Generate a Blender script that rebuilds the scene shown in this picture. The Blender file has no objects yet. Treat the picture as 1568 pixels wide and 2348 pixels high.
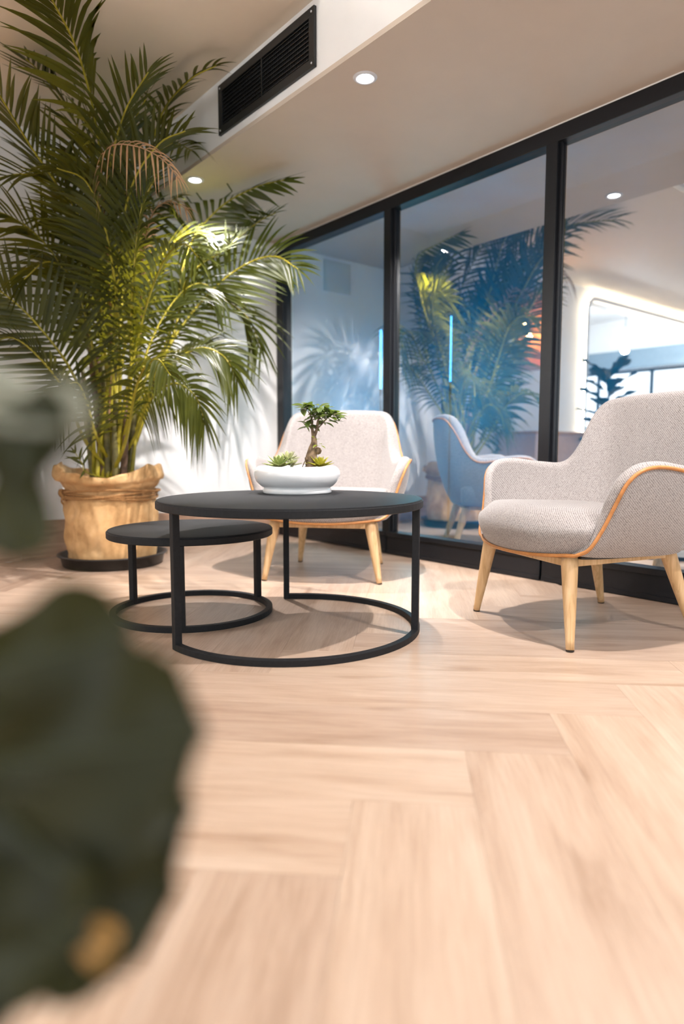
import bpy, bmesh, math, random
from mathutils import Vector, Matrix, Euler, noise
random.seed(7)
SC = bpy.context.scene
COL = SC.collection
pi = math.pi
R = math.radians

# ------------------------------------------------------------------ camera
F_PX, CX, CY = 1520.0, 784.0, 1174.0
CAM_H, YAW = 0.66, R(39.5)
PITCH = math.atan((CY - 1029.0) / F_PX)
cam_d = bpy.data.cameras.new('camera')
cam_d.sensor_fit = 'VERTICAL'; cam_d.sensor_height = 36.0
cam_d.lens = 36.0 * F_PX / 2348.0
cam_d.clip_start = 0.02
cam_d.dof.use_dof = True; cam_d.dof.focus_distance = 2.35; cam_d.dof.aperture_fstop = 1.3
cam = bpy.data.objects.new('camera', cam_d); COL.objects.link(cam)
cam.location = (0, 0, CAM_H); cam.rotation_euler = (pi/2 - PITCH, 0, -YAW)
SC.camera = cam

# ------------------------------------------------------------------ exposure, world, large lights
vs = SC.view_settings
vs.view_transform = 'Standard'; vs.look = 'None'; vs.gamma = 1.0; vs.use_curve_mapping = False
vs.exposure = 0.70
world = bpy.data.worlds.new('world'); SC.world = world; world.use_nodes = True
bg = world.node_tree.nodes['Background']
bg.inputs[0].default_value = (0.86, 0.94, 1.0, 1); bg.inputs[1].default_value = 2.0

def portal(name, loc, rot, sx, sy):
    l = bpy.data.lights.new(name, 'AREA'); l.shape = 'RECTANGLE'; l.size = sx; l.size_y = sy
    l.cycles.is_portal = True
    o = bpy.data.objects.new(name, l); COL.objects.link(o); o.location = loc; o.rotation_euler = rot
    return o
# daylight comes in through the window wall behind the camera, the windows on the left and the annex window
WIN_BACK = (-3.6, 1.6, 0.25, 2.65)      # x0 x1 z0 z1 at y=-4
WIN_LEFT = (-2.6, 1.6, 0.35, 2.65)      # y0 y1 z0 z1 at x=-5
portal('daylight_portal', (-1.0, -4.02, 1.45), (R(90), 0, 0), 5.2, 2.4)
portal('daylight_portal', (-5.02, -0.5, 1.5), (R(90), 0, R(-90)), 4.2, 2.3)
portal('daylight_portal', (-5.52, 5.9, 1.35), (R(90), 0, R(-90)), 2.9, 1.3)

cy = SC.cycles
cy.max_bounces = 6; cy.diffuse_bounces = 3; cy.glossy_bounces = 3; cy.transmission_bounces = 3; cy.transparent_max_bounces = 6
cy.use_adaptive_sampling = True; cy.adaptive_threshold = 0.06

# ------------------------------------------------------------------ room constants
XG = 2.847        # front face of the glass wall base
XP = 2.885        # glass plane
YB = 4.225        # back wall
ZS = 2.168        # soffit
XB = 1.755        # beam face
ZC = 2.49         # ceiling over the palm
YC = 2.262        # edge where ceiling steps up
ZH = 2.92         # high ceiling

fwd0 = Vector((math.sin(YAW), math.cos(YAW), 0)); right0 = Vector((math.cos(YAW), -math.sin(YAW), 0))
fwd = fwd0*math.cos(PITCH) + Vector((0, 0, -math.sin(PITCH))); up0 = fwd0*math.sin(PITCH) + Vector((0, 0, math.cos(PITCH)))
def at(px, py, d):
    return Vector((0, 0, CAM_H)) + d*(fwd + right0*((px-CX)/F_PX) - up0*((py-CY)/F_PX))

# ------------------------------------------------------------------ helpers
def tag(o, label=None, cat=None, group=None, kind=None):
    if label: o['label'] = label
    if cat: o['category'] = cat
    if group: o['group'] = group
    if kind: o['kind'] = kind
    return o
def empty(name, loc=(0, 0, 0), rz=0, parent=None):
    o = bpy.data.objects.new(name, None); COL.objects.link(o)
    o.location = loc; o.rotation_euler = (0, 0, rz); o.empty_display_size = .05
    if parent: o.parent = parent
    return o
def link(name, me, parent=None):
    o = bpy.data.objects.new(name, me); COL.objects.link(o)
    if parent: o.parent = parent
    return o
def mesh(name, vs_, fs, mat, parent=None, smooth=True, label=None, local_to=None, bevel=0, sub=0):
    if local_to is not None:
        vs_ = [Vector(v) - Vector(local_to) for v in vs_]
    me = bpy.data.meshes.new(name); me.from_pydata([tuple(v) for v in vs_], [], fs)
    if mat: me.materials.append(mat)
    bm = bmesh.new(); bm.from_mesh(me); bmesh.ops.recalc_face_normals(bm, faces=bm.faces); bm.to_mesh(me); bm.free()
    me.polygons.foreach_set('use_smooth', [smooth]*len(me.polygons)); me.update()
    o = link(name, me, parent)
    if bevel:
        m = o.modifiers.new('bevel', 'BEVEL'); m.width = bevel; m.segments = 2; m.limit_method = 'ANGLE'
    if sub:
        m = o.modifiers.new('sub', 'SUBSURF'); m.levels = sub; m.render_levels = sub
    if label: o['label'] = label
    return o
def boxvf(x0, x1, y0, y1, z0, z1):
    v = [(x, y, z) for z in (z0, z1) for y in (y0, y1) for x in (x0, x1)]
    f = [(0, 2, 3, 1), (4, 5, 7, 6), (0, 1, 5, 4), (2, 6, 7, 3), (0, 4, 6, 2), (1, 3, 7, 5)]
    return v, f
def box(name, x0, x1, y0, y1, z0, z1, mat, parent=None, bevel=0, **k):
    v, f = boxvf(x0, x1, y0, y1, z0, z1)
    return mesh(name, v, f, mat, parent, smooth=False, bevel=bevel, **k)
def join(parts):
    V, Fc = [], []
    for v, f in parts:
        n = len(V); V += list(v); Fc += [tuple(i+n for i in q) for q in f]
    return V, Fc
def lathe(prof, n=48, c=(0, 0, 0), close_top=False, close_bot=False, fn=None, loop=False):
    V, Fc = [], []; m = len(prof)
    for i in range(n):
        a = 2*pi*i/n
        for (r, z) in prof:
            p = Vector((c[0]+r*math.cos(a), c[1]+r*math.sin(a), c[2]+z))
            if fn: p = fn(p, a, r, z)
            V.append(p)
    for i in range(n):
        j = (i+1) % n
        for k in range(m-1 if not loop else m):
            k2 = (k+1) % m
            Fc.append((i*m+k, j*m+k, j*m+k2, i*m+k2))
    if close_bot: Fc.append(tuple(i*m for i in range(n))[::-1])
    if close_top: Fc.append(tuple(i*m+m-1 for i in range(n)))
    return V, Fc
def catmull(P, n):
    """n samples along a Catmull-Rom through P (Vectors of any size)"""
    P = [Vector(p) for p in P]; out = []; m = len(P)-1
    for i in range(n):
        t = i/(n-1)*m; k = min(int(t), m-1); u = t-k
        p0 = P[k-1] if k > 0 else 2*P[0]-P[1]
        p1, p2 = P[k], P[k+1]
        p3 = P[k+2] if k+2 <= m else 2*P[m]-P[m-1]
        out.append(0.5*((2*p1)+(p2-p0)*u+(2*p0-5*p1+4*p2-p3)*u*u+(3*p1-p0-3*p2+p3)*u**3))
    return out
def tube(path, rad, n=8, closed=False, cap=True, twist=None):
    """rad: number or list"""
    P = [Vector(p) for p in path]; m = len(P)
    if not hasattr(rad, '__len__'): rad = [rad]*m
    V, Fc = [], []; ref = None
    for i in range(m):
        a = P[(i-1) % m] if (closed or i > 0) else P[0]
        b = P[(i+1) % m] if (closed or i < m-1) else P[-1]
        t = (b-a)
        if t.length < 1e-9: t = Vector((0, 0, 1))
        t.normalize()
        if ref is None:
            ref = Vector((0, 0, 1)) if abs(t.z) < .9 else Vector((1, 0, 0))
        s = t.cross(ref)
        if s.length < 1e-6: s = t.orthogonal()
        s.normalize(); ref = s.cross(t).normalized()
        for k in range(n):
            an = 2*pi*k/n
            V.append(P[i]+rad[i]*(math.cos(an)*s+math.sin(an)*ref))
    for i in range(m if closed else m-1):
        j = (i+1) % m
        for k in range(n):
            k2 = (k+1) % n
            Fc.append((i*n+k, i*n+k2, j*n+k2, j*n+k))
    if cap and not closed:
        Fc.append(tuple(range(n))[::-1]); Fc.append(tuple((m-1)*n+k for k in range(n)))
    return V, Fc

# ------------------------------------------------------------------ materials
def new_mat(name):
    m = bpy.data.materials.new(name); m.use_nodes = True
    nt = m.node_tree; b = nt.nodes['Principled BSDF']
    return m, nt, b
def N(nt, typ, **k):
    n = nt.nodes.new(typ)
    for a, v in k.items():
        if a in ('operation', 'blend_type', 'data_type', 'noise_dimensions', 'wave_type', 'bands_direction', 'feature', 'distance'): setattr(n, a, v)
        else: n.inputs[a].default_value = v
    return n
def ramp(nt, stops):
    n = nt.nodes.new('ShaderNodeValToRGB'); e = n.color_ramp.elements
    while len(e) < len(stops): e.new(.5)
    for el, (p, c) in zip(e, stops): el.position = p; el.color = (*c, 1)
    return n
def coords(nt, scale=(1, 1, 1), kind='Object', rnd=0, rot=(0, 0, 0)):
    tc = nt.nodes.new('ShaderNodeTexCoord'); mp = nt.nodes.new('ShaderNodeMapping')
    mp.inputs['Scale'].default_value = scale; mp.inputs['Rotation'].default_value = rot
    out = tc.outputs[kind]
    if rnd:
        oi = nt.nodes.new('ShaderNodeObjectInfo')
        va = nt.nodes.new('ShaderNodeVectorMath'); va.operation = 'MULTIPLY_ADD'
        cv = nt.nodes.new('ShaderNodeCombineXYZ')
        for i in range(3): nt.links.new(oi.outputs['Random'], cv.inputs[i])
        nt.links.new(cv.outputs[0], va.inputs[0]); va.inputs[1].default_value = (rnd, rnd*1.7, rnd*.6)
        nt.links.new(out, va.inputs[2]); out = va.outputs[0]
    nt.links.new(out, mp.inputs['Vector'])
    return mp.outputs[0]
def bump(nt, b, height, strength=.2, dist=.002):
    n = nt.nodes.new('ShaderNodeBump'); n.inputs['Strength'].default_value = strength; n.inputs['Distance'].default_value = dist
    nt.links.new(height, n.inputs['Height']); nt.links.new(n.outputs[0], b.inputs['Normal'])
def simple(name, col, rough=.5, metal=0, noise_amt=.06, nscale=30, bump_s=.05, spec=.5, coat=0):
    m, nt, b = new_mat(name)
    b.inputs['Roughness'].default_value = rough; b.inputs['Metallic'].default_value = metal
    b.inputs['Specular IOR Level'].default_value = spec; b.inputs['Coat Weight'].default_value = coat
    v = coords(nt); nz = N(nt, 'ShaderNodeTexNoise', Scale=nscale, Detail=4.0)
    nt.links.new(v, nz.inputs['Vector'])
    lo = tuple(max(0, c*(1-noise_amt)) for c in col); hi = tuple(min(1, c*(1+noise_amt)) for c in col)
    r = ramp(nt, [(.3, lo), (.7, hi)]); nt.links.new(nz.outputs['Fac'], r.inputs[0])
    nt.links.new(r.outputs[0], b.inputs['Base Color'])
    if bump_s: bump(nt, b, nz.outputs['Fac'], bump_s, .001)
    return m
def emit(name, col, s):
    m, nt, b = new_mat(name)
    b.inputs['Base Color'].default_value = (*col, 1)
    b.inputs['Emission Color'].default_value = (*col, 1); b.inputs['Emission Strength'].default_value = s
    return m
def wood_floor():
    m, nt, b = new_mat('plank_wood')
    v = coords(nt, (1.1, 9, 9), rnd=37)
    n1 = N(nt, 'ShaderNodeTexNoise', Scale=1.6, Detail=6.0, Roughness=.6, Distortion=.6)
    nt.links.new(v, n1.inputs['Vector'])
    v2 = coords(nt, (3, 70, 70), rnd=51)
    n2 = N(nt, 'ShaderNodeTexNoise', Scale=3.0, Detail=5.0, Roughness=.65); nt.links.new(v2, n2.inputs['Vector'])
    v3 = coords(nt, (2.2, 6.5, 6), rnd=23)
    kn = N(nt, 'ShaderNodeTexVoronoi', Scale=1.0); nt.links.new(v3, kn.inputs['Vector'])
    r1 = ramp(nt, [(.25, (.43, .290, .200)), (.5, (.565, .415, .308)), (.75, (.65, .505, .392))])
    nt.links.new(n1.outputs['Fac'], r1.inputs[0])
    r2 = ramp(nt, [(.3, (.80, .77, .74)), (.62, (1, 1, 1))]); nt.links.new(n2.outputs['Fac'], r2.inputs[0])
    mx = N(nt, 'ShaderNodeMix', data_type='RGBA', blend_type='MULTIPLY'); mx.inputs[0].default_value = .8
    nt.links.new(r1.outputs[0], mx.inputs[6]); nt.links.new(r2.outputs[0], mx.inputs[7])
    rk = ramp(nt, [(0, (.55, .45, .4)), (.10, (.8, .74, .68)), (.17, (1, 1, 1))]); nt.links.new(kn.outputs['Distance'], rk.inputs[0])
    mk = N(nt, 'ShaderNodeMix', data_type='RGBA', blend_type='MULTIPLY'); mk.inputs[0].default_value = .55
    nt.links.new(mx.outputs[2], mk.inputs[6]); nt.links.new(rk.outputs[0], mk.inputs[7])
    oi = nt.nodes.new('ShaderNodeObjectInfo')
    rt = ramp(nt, [(0, (.86, .84, .84)), (.5, (.97, .96, .95)), (1, (1.0, 1.0, 1.0))]); nt.links.new(oi.outputs['Random'], rt.inputs[0])
    mt = N(nt, 'ShaderNodeMix', data_type='RGBA', blend_type='MULTIPLY'); mt.inputs[0].default_value = 1
    nt.links.new(mk.outputs[2], mt.inputs[6]); nt.links.new(rt.outputs[0], mt.inputs[7])
    nt.links.new(mt.outputs[2], b.inputs['Base Color'])
    b.inputs['Roughness'].default_value = .42; b.inputs['Specular IOR Level'].default_value = .4
    bump(nt, b, n2.outputs['Fac'], .12, .001)
    return m
def wood_leg(name, c0, c1, c2, sc=(26, 26, 2.2)):
    m, nt, b = new_mat(name)
    v = coords(nt, sc, rnd=11)
    n1 = N(nt, 'ShaderNodeTexNoise', Scale=2.0, Detail=5.0, Distortion=1.2); nt.links.new(v, n1.inputs['Vector'])
    r = ramp(nt, [(.3, c0), (.52, c1), (.75, c2)]); nt.links.new(n1.outputs['Fac'], r.inputs[0])
    nt.links.new(r.outputs[0], b.inputs['Base Color']); b.inputs['Roughness'].default_value = .5
    bump(nt, b, n1.outputs['Fac'], .08, .001)
    return m
def fabric(name):
    m, nt, b = new_mat(name)
    v = coords(nt, (1, 1, 1)); n1 = N(nt, 'ShaderNodeTexNoise', Scale=240.0, Detail=2.0); nt.links.new(v, n1.inputs['Vector'])
    w = N(nt, 'ShaderNodeTexWave', Scale=62.0, Distortion=1.2); w.bands_direction = 'DIAGONAL'; nt.links.new(v, w.inputs['Vector'])
    mm = N(nt, 'ShaderNodeMath', operation='MULTIPLY_ADD'); mm.inputs[1].default_value = .35
    nt.links.new(w.outputs['Fac'], mm.inputs[0]); nt.links.new(n1.outputs['Fac'], mm.inputs[2])
    r = ramp(nt, [(.34, (.15, .132, .124)), (.60, (.31, .280, .268)), (.85, (.42, .385, .368))]); nt.links.new(mm.outputs[0], r.inputs[0])
    nt.links.new(r.outputs[0], b.inputs['Base Color'])
    b.inputs['Roughness'].default_value = .9; b.inputs['Sheen Weight'].default_value = .25; b.inputs['Specular IOR Level'].default_value = .2
    bump(nt, b, mm.outputs[0], .35, .0015)
    return m
def leafmat(name, c0, c1, trans, rough=.38, tmix=.25, nscale=6, spec=.5):
    m, nt, b = new_mat(name)
    v = coords(nt, rnd=9); n1 = N(nt, 'ShaderNodeTexNoise', Scale=nscale, Detail=3.0); nt.links.new(v, n1.inputs['Vector'])
    r = ramp(nt, [(.3, c0), (.7, c1)]); nt.links.new(n1.outputs['Fac'], r.inputs[0])
    nt.links.new(r.outputs[0], b.inputs['Base Color']); b.inputs['Roughness'].default_value = rough; b.inputs['Specular IOR Level'].default_value = spec
    t = nt.nodes.new('ShaderNodeBsdfTranslucent'); t.inputs[0].default_value = (*trans, 1)
    ms = nt.nodes.new('ShaderNodeMixShader'); ms.inputs[0].default_value = tmix
    nt.links.new(b.outputs[0], ms.inputs[1]); nt.links.new(t.outputs[0], ms.inputs[2])
    nt.links.new(ms.outputs[0], nt.nodes['Material Output'].inputs['Surface'])
    return m
def burlap_mat():
    m, nt, b = new_mat('burlap')
    v = coords(nt); wx = N(nt, 'ShaderNodeTexNoise', Scale=9.0, Detail=6.0, Roughness=.6); nt.links.new(v, wx.inputs['Vector'])
    wv = N(nt, 'ShaderNodeTexNoise', Scale=260.0, Detail=1.0); nt.links.new(v, wv.inputs['Vector'])
    r = ramp(nt, [(.3, (.46, .25, .095)), (.55, (.66, .40, .18)), (.8, (.78, .52, .27))]); nt.links.new(wx.outputs['Fac'], r.inputs[0])
    nt.links.new(r.outputs[0], b.inputs['Base Color']); b.inputs['Roughness'].default_value = .85
    bump(nt, b, wv.outputs['Fac'], .3, .002)
    return m
def glass_mat():
    m, nt, b = new_mat('reflective_glass'); nt.nodes.remove(b)
    g = nt.nodes.new('ShaderNodeBsdfGlossy'); g.inputs['Color'].default_value = (.86, .90, .92, 1); g.inputs['Roughness'].default_value = 0.0
    t = nt.nodes.new('ShaderNodeBsdfTransparent'); t.inputs[0].default_value = (.55, .85, 1.0, 1)
    nz = N(nt, 'ShaderNodeTexNoise', Scale=3.0); nt.links.new(coords(nt), nz.inputs['Vector'])
    rr = nt.nodes.new('ShaderNodeMapRange'); rr.inputs[3].default_value = .70; rr.inputs[4].default_value = .74
    nt.links.new(nz.outputs['Fac'], rr.inputs[0])
    ms = nt.nodes.new('ShaderNodeMixShader'); nt.links.new(rr.outputs[0], ms.inputs[0])
    nt.links.new(t.outputs[0], ms.inputs[1]); nt.links.new(g.outputs[0], ms.inputs[2])
    nt.links.new(ms.outputs[0], nt.nodes['Material Output'].inputs['Surface'])
    return m

M = {}
M['plank'] = wood_floor()
M['subfloor'] = simple('subfloor', (.5, .36, .26), .6)
M['board'] = wood_leg('skirting_wood', (.30, .17, .11), (.42, .26, .175), (.52, .34, .24), (1.6, 14, 14))
M['wall'] = simple('wall_paint', (.85, .84, .83), .6, noise_amt=.015, nscale=8, bump_s=.02)
M['soffit'] = simple('soffit_bounce_tint', (.58, .49, .405), .7, noise_amt=.015, nscale=8, bump_s=.02)  # dimness and warm floor bounce put into the soffit colour
M['ceil'] = simple('ceiling_bounce_tint', (.80, .71, .60), .7, noise_amt=.015, nscale=8, bump_s=.02)  # warm floor bounce tinted in; kept lighter to stand in for ceiling light
M['black'] = simple('black_powder_coat', (.014, .0145, .016), .55, noise_amt=.15, nscale=120, bump_s=.04, spec=.2)
M['frame'] = simple('black_aluminium', (.009, .010, .013), .34, noise_amt=.1, nscale=60, bump_s=.02, spec=.35)
M['vent'] = simple('black_vent_metal', (.012, .013, .014), .4, noise_amt=.1, bump_s=.02)
M['hole'] = simple('duct_dark', (.004, .004, .005), .8)
M['glass'] = glass_mat()
M['oak'] = wood_leg('pale_oak', (.55, .34, .155), (.70, .46, .235), (.80, .57, .33))
M['fabric'] = fabric('beige_twill')
M['piping'] = simple('tan_leather', (.52, .22, .065), .45, noise_amt=.15, nscale=60)
M['foot'] = simple('foot_pad', (.03, .025, .02), .6)
M['burlap'] = burlap_mat()
M['rope'] = simple('jute_rope', (.34, .17, .06), .9, noise_amt=.35, nscale=200, bump_s=.4)
M['saucer'] = simple('black_plastic', (.014, .013, .013), .35, noise_amt=.1)
M['soil'] = simple('soil', (.06, .035, .02), .95, noise_amt=.5, nscale=90, bump_s=.6)
M['ceramic'] = simple('white_ceramic', (.86, .86, .86), .16, noise_amt=.01, bump_s=0, coat=.3)
M['bark'] = simple('bonsai_bark', (.20, .135, .08), .85, noise_amt=.45, nscale=60, bump_s=.5)
M['palm_leaf'] = leafmat('palm_leaf', (.024, .034, .007), (.062, .072, .013), (.24, .22, .010), .40, .30, spec=.35)
M['palm_dry'] = leafmat('palm_dry', (.36, .19, .09), (.52, .31, .17), (.5, .3, .15), .7, .2)
M['palm_stem'] = leafmat('palm_stem', (.24, .21, .015), (.46, .38, .03), (.3, .3, .03), .4, .05, 14)
M['palm_cane'] = simple('palm_cane', (.14, .12, .035), .55, noise_amt=.5, nscale=22, bump_s=.2)
M['palm_sheath'] = simple('palm_sheath', (.13, .075, .045), .8, noise_amt=.4, nscale=40, bump_s=.3)
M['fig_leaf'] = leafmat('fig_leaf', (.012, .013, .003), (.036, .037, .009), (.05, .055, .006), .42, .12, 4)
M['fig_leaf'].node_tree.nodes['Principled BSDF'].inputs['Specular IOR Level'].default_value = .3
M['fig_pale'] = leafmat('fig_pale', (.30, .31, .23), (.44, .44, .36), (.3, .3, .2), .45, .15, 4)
M['fig_vein'] = simple('fig_vein', (.05, .055, .018), .6)
M['fig_brown'] = leafmat('fig_brown', (.55, .27, .06), (.75, .40, .12), (.6, .35, .1), .5, .2)
M['fig_stem'] = simple('fig_stem', (.12, .085, .05), .8, noise_amt=.3)
M['bonsai_leaf'] = leafmat('bonsai_leaf', (.045, .075, .020), (.10, .14, .035), (.25, .35, .05), .25, .18, 30)
M['bonsai_bright'] = leafmat('bonsai_bright', (.25, .32, .04), (.42, .48, .06), (.5, .55, .1), .35, .25, 30)
M['succulent'] = leafmat('succulent', (.22, .30, .09), (.42, .46, .16), (.4, .45, .12), .45, .15, 40)
M['succulent_pale'] = leafmat('succulent_pale', (.52, .55, .30), (.68, .68, .42), (.6, .6, .3), .45, .15, 40)
M['succulent_yellow'] = leafmat('succulent_yellow', (.45, .45, .04), (.70, .62, .08), (.7, .65, .1), .4, .2, 40)
M['trim'] = simple('lamp_trim', (.62, .62, .64), .35, noise_amt=.02)
M['lamp'] = emit('lamp_glow', (1.0, .95, .97), 30)
M['led'] = emit('warm_led', (1.0, .84, .60), 40)
M['led_cove'] = emit('cove_led', (1.0, .90, .78), 45)
M['blue_led'] = emit('blue_led', (.12, .45, 1.0), 9)
M['blue_wall'] = simple('blue_wall', (.006, .25, .40), .8, noise_amt=.25, nscale=2)
M['dark_wall'] = simple('dark_wall', (.03, .035, .04), .8)
M['blue_floor'] = simple('blue_floor', (.10, .14, .17), .6)
M['timber'] = wood_leg('orange_timber', (.42, .20, .08), (.55, .28, .12), (.62, .35, .17))
M['peach'] = simple('peach_laminate', (.62, .40, .28), .5)
M['panel'] = simple('access_panel', (.62, .61, .56), .6, noise_amt=.02)
M['sign_blue'] = simple('blue_sign', (.10, .30, .60), .4)
M['grey_steel'] = simple('grey_steel', (.25, .32, .38), .4, metal=.2)

def struct(o): o['kind'] = 'structure'; return o

# ================================================================== SETTING
# ---- floor: slab plus herringbone planks
floor = struct(box('floor', -5.0, XG+.06, -4.0, YB, -.06, -.004, M['subfloor']))
PW, PL = .2286, 1.219
u_ax = Vector((math.sin(R(45)), math.cos(R(45)))); v_ax = Vector((u_ax.y, -u_ax.x))
U0, V0 = .962, -.094
REG = (-1.75, XG+.005, -.75, YB-.008)
def clip_poly(poly, ax, val, keep_less):
    out = []
    for i in range(len(poly)):
        a, b = poly[i], poly[(i+1) % len(poly)]
        da = (a[ax]-val)*(1 if keep_less else -1); db = (b[ax]-val)*(1 if keep_less else -1)
        if da <= 0: out.append(a)
        if (da < 0 < db) or (db < 0 < da): out.append(a+(b-a)*(da/(da-db)))
    return out
def plank_mesh(poly):
    """polygon in plank-local xy; bevelled slab 4 mm thick"""
    n = len(poly); c = sum(poly, Vector((0, 0)))/n
    V = []
    for z, sh in ((-.0038, 0), (-.0003, 0), (0, .0003)):
        for p in poly:
            d = (c-p); q = p + (d.normalized()*sh if d.length > .01 else Vector((0, 0)))
            V.append((q.x, q.y, z))
    Fc = [tuple(range(2*n, 3*n))]
    for l in range(2):
        for i in range(n):
            j = (i+1) % n; Fc.append((l*n+i, l*n+j, (l+1)*n+j, (l+1)*n+i))
    me = bpy.data.meshes.new('plank'); me.from_pydata(V, [], Fc); me.materials.append(M['plank']); return me
g = .00018
full = [Vector((-PL/2+g, -PW/2+g)), Vector((PL/2-g, -PW/2+g)), Vector((PL/2-g, PW/2-g)), Vector((-PL/2+g, PW/2-g))]
full_me = plank_mesh(full)
ang_v = math.atan2(v_ax.y, v_ax.x); ang_u = math.atan2(u_ax.y, u_ax.x)
for m in range(-3, 4):
    for k in range(-30, 40):
        for typ in (0, 1):
            if typ == 0:
                vc = V0 + k*PW + m*PL - PL/2; uc = U0 + k*PW - m*PL + PW/2; ang = ang_v
            else:
                vc = V0 + k*PW + m*PL + PW/2; uc = U0 + (k+1)*PW - m*PL - PL/2; ang = ang_u
            c = v_ax*vc + u_ax*uc
            if c.x < REG[0]-.8 or c.x > REG[1]+.8 or c.y < REG[2]-.8 or c.y > REG[3]+.8: continue
            flip = pi if random.random() < .5 else 0
            rot = Matrix.Rotation(ang+flip, 2)
            wp = [c + rot @ p for p in full]
            if all(REG[0] <= p.x <= REG[1] and REG[2] <= p.y <= REG[3] for p in wp):
                me = full_me
            else:
                q = wp
                for ax, val, kl in ((0, REG[0], 0), (0, REG[1], 1), (1, REG[2], 0), (1, REG[3], 1)):
                    q = clip_poly(q, ax, val, kl)
                    if len(q) < 3: break
                if len(q) < 3: continue
                inv = rot.transposed(); lp = [inv @ (p-c) for p in q]
                area = abs(sum(lp[i].x*lp[(i+1) % len(lp)].y-lp[(i+1) % len(lp)].x*lp[i].y for i in range(len(lp))))/2
                if area < .002: continue
                me = plank_mesh(lp)
            o = link('plank', me, floor); o.location = (c.x, c.y, 0); o.rotation_euler = (0, 0, ang+flip)
# rest of the room floor outside the planked corner, same finish
for nm, a in (('floor_finish', (-5.0, REG[0]-.001, -4.0, YB)), ('floor_finish', (REG[0], XG+.005, -4.0, REG[2]-.001)), ('floor_finish', (-5.5, -1.0, YB+.001, 8.0))):
    o = box(nm, a[0], a[1], a[2], a[3], -.0041, 0, M['plank'], floor)

# ---- walls
X_OP = -1.3      # left end of the solid back wall, opening beyond it
wb = struct(box('wall_back', X_OP, XG+.15, YB, YB+.15, -.06, ZC+.05, M['wall']))
# header with a rounded corner over the opening
V, Fc = [], []
rc = .16; zt = 2.35; pts = [(-5.0, zt)]
for i in range(9):
    a = pi/2*(1-i/8); pts.append((X_OP-rc+rc*math.cos(a), zt-rc+rc*math.sin(a)))
outl = [(-5.0, ZC+.05)] + pts + [(X_OP, ZC+.05)]
n = len(outl)
V = [(x, YB, z) for x, z in outl] + [(x, YB+.15, z) for x, z in outl]
Fc = [tuple(range(n)), tuple(range(2*n-1, n-1, -1))] + [(i, (i+1) % n, n+(i+1) % n, n+i) for i in range(n)]
struct(mesh('wall_header', V, Fc, M['wall'], smooth=False))
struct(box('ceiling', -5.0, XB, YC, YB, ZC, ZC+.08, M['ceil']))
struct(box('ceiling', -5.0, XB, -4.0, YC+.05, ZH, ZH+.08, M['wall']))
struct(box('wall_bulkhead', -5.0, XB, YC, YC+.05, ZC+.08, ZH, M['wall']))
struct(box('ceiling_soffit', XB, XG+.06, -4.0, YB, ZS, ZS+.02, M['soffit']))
struct(box('wall_lintel', XG+.05, XG+.15, -4.1, YB+.1, ZS+.001, 2.65, M['hole']))
struct(box('wall_beam', XB, XB+.05, -4.0, YB, ZS+.02, ZH, M['wall']))
def wall_with_hole(name, axis, pos, a0, a1, z1, h, mat, th=.12):
    """wall plane at axis=pos spanning a0..a1, 0..z1 with hole (h0,h1,z0,z1)"""
    P = []
    h0, h1, hz0, hz1 = h
    for (p, q, r_, s) in ((a0, h0, -.06, z1), (h1, a1, -.06, z1), (h0, h1, -.06, hz0), (h0, h1, hz1, z1)):
        if q-p < .005 or s-r_ < .005: continue
        P.append(boxvf(p, q, pos-th, pos, r_, s) if axis == 1 else boxvf(pos-th, pos, p, q, r_, s))
    return struct(mesh(name, *join(P), mat, smooth=False))
wall_with_hole('wall_front', 1, -4.0, -5.0, XG+.15, ZH, WIN_BACK, M['wall'])
wall_with_hole('wall_left', 0, -5.0, -4.0, YB, ZH, WIN_LEFT, M['wall'])
# annex seen in the glass through the opening
wall_with_hole('wall_annex', 0, -5.5, YB+.15, 8.0, 2.9, (4.5, 7.4, .75, 2.02), M['wall'])
struct(box('wall_annex', -5.5, -1.0, 8.0, 8.1, 0, 2.9, M['wall']))
struct(box('wall_annex', -1.1, -1.0, YB+.15, 8.0, 0, 2.9, M['wall']))
struct(box('ceiling', -5.5, -1.0, YB+.15, 8.0, 2.9, 2.95, M['wall']))
struct(box('floor', -5.5, -1.0, YB, 8.0, -.06, -.0045, M['subfloor']))
def window_frame(name, axis, pos, h, nm, bar=.05):
    w = empty(name, (0, 0, 0)); struct(w); h0, h1, z0, z1 = h
    def bx(nm_, a, b, c, d):
        if axis == 1: box(nm_, a, b, pos-.08, pos-.03, c, d, M['frame'], w)
        else: box(nm_, pos-.08, pos-.03, a, b, c, d, M['frame'], w)
    bx('rail', h0, h1, z0, z0+bar); bx('rail', h0, h1, z1-bar, z1)
    for i in range(nm+1):
        x = h0+(h1-h0)*i/nm; x0 = min(max(x-bar/2, h0), h1-bar)
        bx('mullion', x0, x0+bar, z0+bar, z1-bar)
window_frame('window_2', 1, -4.0, WIN_BACK, 4)
window_frame('window_3', 0, -5.0, WIN_LEFT, 3)
window_frame('window_4', 0, -5.5, (4.5, 7.4, .75, 2.02), 3)

# ---- skirting: floor planks used as a tall baseboard on the back wall
sk = struct(empty('baseboard_back', (0, YB, 0)))
x = XG
lens = [.62, 1.219, 1.219, 1.09]
for L in lens:
    x0 = x-L
    o = box('board', -L/2+.0008, L/2-.0008, -.008, -.0005, 0.0005, .2286, M['board'], sk, bevel=.0012)
    o.location = (x0+L/2, 0, 0); x = x0

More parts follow.
